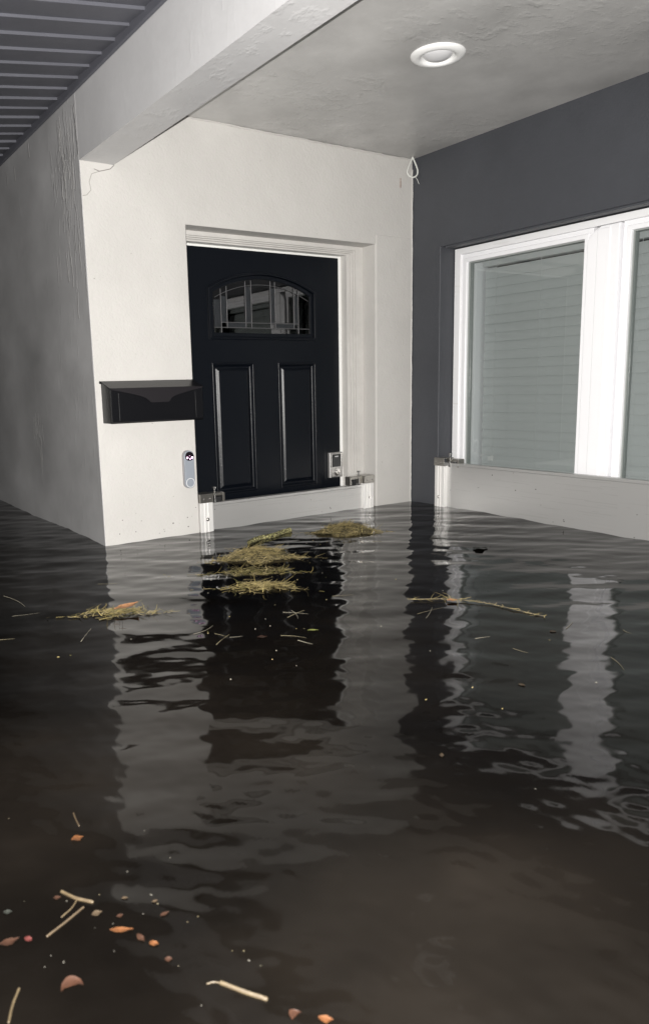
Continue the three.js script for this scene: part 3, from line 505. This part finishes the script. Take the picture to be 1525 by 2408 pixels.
{ // long twig with leaf bits
  const t = thing('twig', 'long thin bent twig floating below the window barrier', 'twig', [-1.24, 0.003, 1.47]);
  const pts = [[-1.335, 1.385], [-1.24, 1.46], [-1.19, 1.55], [-1.175, 1.64], [-1.163, 1.725]].map(([x, z]) => new THREE.Vector3(x + 1.24, rr(0, 0.003), z - 1.47));
  mesh('stem', new THREE.TubeGeometry(new THREE.CatmullRomCurve3(pts), 60, 0.0013, 6), std(rgb(0.085, 0.07, 0.045), 0.8), t);
  const l = []; for (let i = 0; i < 90; i++) { const k = rnd(), q = new THREE.CatmullRomCurve3(pts).getPoint(k), d = rnd() * 6.28, L = rr(0.01, 0.06) * (k < 0.3 ? 1.3 : 0.4); l.push(blade(q, q.clone().add(new THREE.Vector3(Math.cos(d) * L, 0.001, Math.sin(d) * L)), 0.0009, gauss() * 0.2, STRAW[Math.floor(rnd() * 4)])); }
  mesh('grass_strands', merge(l), grassMat, t);
}
const REEDS = [[-2.52, 2.323, -2.492, 2.37, 0.0025], [-2.614, 2.07, -2.589, 2.114, 0.0022], [-2.655, 2.141, -2.602, 2.117, 0.0014], [-2.705, 2.201, -2.726, 2.24, 0.0014], [-2.604, 2.098, -2.63, 2.118, 0.0009], [-2.54, 1.901, -2.545, 1.94, 0.0013], [-2.533, 2.315, -2.52, 2.323, 0.0009]];
const REED_LABELS = ['pale thick reed stalk with a frayed end floating alone', 'pale reed stalk with a broken side shoot', 'thin pale reed lying aslant below the broken stalk', 'narrow weathered reed floating at the edge of the leaf litter', 'fine shoot beside the broken reed stalk', 'short yellow stem floating above an orange leaf', 'frayed fibre tip of the thick reed'];
const barkTex = canvasTex(256, 64, (c, w, h) => { c.fillStyle = '#d8d0c0'; c.fillRect(0, 0, w, h); for (let i = 0; i < 160; i++) { c.fillStyle = `rgba(${rnd() < 0.6 ? '96,74,48' : '255,248,230'},${rr(0.1, 0.5).toFixed(2)})`; c.fillRect(rnd() * w, rnd() * h, rr(6, 60), rr(1, 4)); } }, true);
REEDS.forEach(([x0, z0, x1, z1, r], i) => {
  const a = new THREE.Vector3(x0, waterY(x0, z0) + r * 0.4, z0), b = new THREE.Vector3(x1, waterY(x1, z1) + r * 0.4, z1), m = a.clone().lerp(b, 0.5); m.x += gauss() * 0.0032; m.z += gauss() * 0.0032;
  const g = new THREE.TubeGeometry(new THREE.CatmullRomCurve3([a, m, b]), 16, r, 8), p = g.attributes.position; for (let k = 0; k < p.count; k++) p.setY(k, p.getY(k) + gauss() * r * 0.12); g.computeVertexNormals();
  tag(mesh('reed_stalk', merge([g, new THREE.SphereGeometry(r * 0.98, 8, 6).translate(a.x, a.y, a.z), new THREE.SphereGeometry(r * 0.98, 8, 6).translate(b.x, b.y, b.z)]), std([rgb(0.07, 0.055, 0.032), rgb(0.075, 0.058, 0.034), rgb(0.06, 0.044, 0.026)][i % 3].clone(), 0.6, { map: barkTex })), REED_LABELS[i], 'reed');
});
const STRAWS = [[-1.989, 1.371, -1.92, 1.321], [-1.934, 1.345, -1.902, 1.357], [-1.948, 1.291, -1.936, 1.338], [-1.698, 1.244, -1.652, 1.306], [-1.718, 1.295, -1.638, 1.266], [-1.667, 1.243, -1.699, 1.32], [-1.295, 2.005, -1.345, 2.068], [-1.204, 1.82, -1.144, 1.799], [-1.1, 1.915, -1.112, 1.944], [-1.808, 1.472, -1.792, 1.513], [-1.824, 1.418, -1.782, 1.472], [-2.338, 0.786, -2.264, 0.808], [-2.42, 0.972, -2.386, 0.99], [-2.253, 1.124, -2.193, 1.039], [-2.003, 0.586, -1.942, 0.622], [-2.301, 0.545, -2.28, 0.712], [-1.488, 1.204, -1.426, 1.231], [-1.442, 1.727, -1.403, 1.741], [-1.425, 1.831, -1.421, 1.872], [-1.996, 1.262, -1.92, 1.231], [-1.41, 1.49, -1.31, 1.491], [-1.419, 1.533, -1.333, 1.472]];
STRAWS.forEach(([x0, z0, x1, z1], i) => {
  const y = waterY(x0, z0), g = blade(new THREE.Vector3(0, 0, 0), new THREE.Vector3(x1 - x0, waterY(x1, z1) - y, z1 - z0), rr(0.0008, 0.0014), gauss() * 0.10, (i % 2 ? rgb(0.34, 0.31, 0.24) : rgb(0.28, 0.24, 0.15)).multiplyScalar(rr(0.5, 1)));
  const m = mesh('straw', g, grassMat); m.position.set(x0, y + 0.001, z0); tag(m, 'single dry straw floating loose on the water', 'straw', 'loose straws on the water');
});
const LEAFCOL = { bark: rgb(0.42, 0.21, 0.10), orange: rgb(0.085, 0.031, 0.008), brown: rgb(0.026, 0.0095, 0.0035), tan: rgb(0.042, 0.029, 0.016), curl: rgb(0.032, 0.0115, 0.0045), red: rgb(0.06, 0.012, 0.010), green: rgb(0.20, 0.22, 0.06), dark: rgb(0.015, 0.017, 0.014) };
const leafTex = canvasTex(128, 128, (c, w, h) => { c.fillStyle = '#eee'; c.fillRect(0, 0, w, h); for (let i = 0; i < 60; i++) { c.fillStyle = `rgba(${rnd() < 0.5 ? '90,60,40' : '255,250,240'},${rr(0.1, 0.4)})`; c.beginPath(); c.arc(rnd() * w, rnd() * h, rr(1, 9), 0, 7); c.fill(); } c.strokeStyle = 'rgba(110,70,40,.6)'; c.lineWidth = 3; c.beginPath(); c.moveTo(0, h / 2); c.lineTo(w, h / 2); c.stroke(); for (let i = 1; i < 8; i++) { c.lineWidth = 1.2; c.beginPath(); c.moveTo(i * 15, 64); c.lineTo(i * 15 + 22, 20); c.moveTo(i * 15, 64); c.lineTo(i * 15 + 22, 108); c.stroke(); } }, true);
function leafGeo(len, wid, curl) {
  const N = 12, Mm = 6, p = [], uv = [], id = [], jag = Array.from({ length: N + 1 }, () => 1 + gauss() * 0.24);
  for (let i = 0; i <= N; i++) for (let j = 0; j <= Mm; j++) { const t = i / N, s = j / Mm * 2 - 1, w = wid / 2 * Math.pow(Math.sin(Math.PI * Math.min(0.97, 0.04 + 0.96 * t)), 0.75) * jag[i]; const a = (t - 0.5) * curl; const X = curl ? Math.sin(a) / curl * len : (t - 0.5) * len, Z = curl ? (1 - Math.cos(a)) / curl * len : 0; p.push(X, 0.07 * wid * s * s + 0.05 * wid * Math.sin(7 * t + s), Z + s * w); uv.push(t, j / Mm); if (i && j) { const b = i * (Mm + 1) + j, a0 = b - Mm - 1; id.push(a0 - 1, b, b - 1, a0 - 1, a0, b); } }
  const g = new THREE.BufferGeometry(); g.setAttribute('position', new THREE.Float32BufferAttribute(p, 3)); g.setAttribute('uv', new THREE.Float32BufferAttribute(uv, 2)); g.setIndex(id);
  const top = g.clone(), bot = g.clone(); bot.translate(0, -0.0006, 0); bot.setIndex([...id].reverse()); top.computeVertexNormals(); bot.computeVertexNormals(); return merge([top, bot]);
}
const LEAVES = [[-2.558, 1.97, 0.020, 0.017, 30, 'orange', 'bright orange round leaf floating on its own'], [-2.578, 2.182, 0.034, 0.011, -3, 'orange', 'long orange pod-shaped leaf in the leaf litter'], [-2.592, 2.138, 0.015, 0.011, 20, 'tan', 'pale tan leaf scrap beside the slanting reed'], [-2.555, 2.225, 0.014, 0.009, -20, 'orange', 'small orange leaf scrap beyond the long pod-shaped leaf'], [-2.564, 2.207, 0.018, 0.008, -50, 'brown', 'brown crumpled stalk end touching the long orange leaf'], [-2.654, 2.224, 0.042, 0.017, 20, 'curl', 'large brown leaf curled into a crescent'], [-2.695, 2.125, 0.026, 0.014, 25, 'brown', 'dark brown leaf with a pale stalk in the litter'], [-2.675, 2.133, 0.013, 0.009, -30, 'red', 'small red petal floating beside a brown leaf'], [-2.479, 2.402, 0.022, 0.010, 40, 'curl', 'brown curled leaf beyond the thick reed stalk'], [-2.457, 2.428, 0.018, 0.010, -10, 'orange', 'orange leaf floating past the curled brown leaf'], [-2.523, 2.188, 0.014, 0.007, 35, 'brown', 'slim brown leaf scrap floating apart from the pod-shaped leaf'], [-2.552, 2.258, 0.010, 0.008, 0, 'brown', 'round brown leaf crumb below the pod-shaped leaf'], [-2.57, 2.159, 0.010, 0.006, 30, 'brown', 'tiny brown crumb above the pod-shaped leaf'], [-1.73, 1.431, 0.030, 0.008, 10, 'green', 'narrow yellow green leaf floating alone'], [-1.867, 1.397, 0.026, 0.016, 10, 'brown', 'crumpled brown leaf among loose straws'], [-0.63, 1.036, 0.07, 0.045, 35, 'dark', 'flat black leaf floating below the window barrier'], [-1.249, 1.815, 0.017, 0.012, 0, 'tan', 'small oval tan leaf floating beyond the long twig'], [-1.588, 1.985, 0.016, 0.009, -45, 'tan', 'small slanted tan leaf on open water'], [-1.95, 2.102, 0.014, 0.007, 80, 'tan', 'faint tan leaf sliver on dark open water'], [-1.248, 1.469, 0.030, 0.02, 0, 'bark', 'orange leaf caught on the long twig'], [-2.054, 0.957, 0.075, 0.03, 32, 'bark', 'orange bark piece lying on the grass tuft'], [-2.683, 2.07, 0.012, 0.009, 10, 'dark', 'dark leaf scrap at the edge of the litter'], [-2.623, 2.079, 0.011, 0.007, 10, 'brown', 'brown scrap at the end of the broken reed'], [-2.552, 2.131, 0.010, 0.005, 0, 'tan', 'tan sliver past the broken reed'], [-2.523, 2.159, 0.009, 0.005, 20, 'tan', 'tan crumb above the slim brown scrap']];
const leafMats = {};
LEAVES.forEach(([x, z, L, w, deg, kind, label], i) => {
  const mat = leafMats[kind] ??= std(LEAFCOL[kind], 0.55, { map: leafTex, side: THREE.DoubleSide });
  const m = mesh('leaf', leafGeo(L * (i < 13 || i > 20 ? 0.85 : 1), w * (i < 13 || i > 20 ? 0.8 : 1), kind === 'curl' ? 3.0 : rr(-0.5, 0.5)), mat); m.position.set(x, waterY(x, z) + (i === 20 ? 0.020 : i === 19 ? 0.006 : 0.0012), z); m.rotation.set(gauss() * 0.06, -A + deg * Math.PI / 180, gauss() * 0.08); tag(m, label, 'leaf');
});
{ // crumbs too small to count
  const at = [[-2.337, 1.201], [-2.309, 1.208], [-2.47, 2.008], [-2.626, 1.856], [-1.913, 2.268], [-2.471, 2.327], [-2.478, 2.313], [-2.598, 2.209], [-2.66, 2.061], [-2.615, 2.092], [-2.576, 2.104], [-2.521, 2.143], [-2.522, 2.165], [-2.545, 2.172], [-2.491, 2.215], [-2.506, 2.216], [-2.661, 2.174], [-2.652, 2.192], [-2.552, 2.337], [-2.486, 2.289], [-2.475, 2.297], [-2.582, 2.166], [-2.603, 2.16], [-2.672, 2.186], [-2.547, 2.273], [-0.977, 0.31], [-1.177, 1.364], [-1.275, 1.115], [-1.306, 1.846], [-1.681, 1.932], [-1.716, 2.04], [-1.564, 1.512], [-1.592, 1.72], [-1.2, 1.177], [-1.068, 0.293], [-1.806, 1.92], [-2.467, 2.088], [-2.527, 2.08], [-1.457, 2.074]];
  for (let i = 0; i < 64; i++) { const c = [[-1.55, 0.85, 0.28], [-1.1, 0.45, 0.3], [-1.3, 0.75, 0.3], [-1.8, 1.35, 0.35]][i % 4]; at.push([c[0] + gauss() * c[2], c[1] + gauss() * c[2] * 0.8]); }
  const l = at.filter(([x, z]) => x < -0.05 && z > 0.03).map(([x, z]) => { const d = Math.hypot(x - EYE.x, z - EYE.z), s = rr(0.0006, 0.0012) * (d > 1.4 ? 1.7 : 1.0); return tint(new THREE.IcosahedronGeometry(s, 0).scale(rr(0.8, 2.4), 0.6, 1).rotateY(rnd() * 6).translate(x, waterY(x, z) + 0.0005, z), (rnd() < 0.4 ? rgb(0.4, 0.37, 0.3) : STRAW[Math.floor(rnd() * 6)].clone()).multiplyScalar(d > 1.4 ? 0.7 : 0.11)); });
  const m = mesh('debris', merge(l), grassMat); tag(m, 'tiny pale crumbs scattered on the flood water', 'debris'); m.userData.kind = 'stuff';
}

// ------------------------------------------------------------------ the phone that lights the scene
{
  const ph = thing('smartphone', 'black smartphone held up with its flash on', 'phone', [0, 0, 0]);
  ph.position.copy(EYE).addScaledVector(FWD, -0.012); ph.quaternion.copy(camera.quaternion);
  mesh('body', rb(-0.055, 0.018, -0.115, 0.032, 0.0, 0.008, 0.0035), M.phone, ph);
  mesh('lens', cyl(0.006, 0.006, 0.002, 0, 0, -0.001, 'z', 20), M.bellGlass, ph);
  mesh('flash_diode', cyl(0.0045, 0.0045, 0.001, -0.027, 0.020, -0.0006, 'z', 16), new THREE.MeshStandardMaterial({ color: 0xffffff, emissive: 0xfff7ec, emissiveIntensity: 6 }), ph);
}

renderer.render(scene, camera);
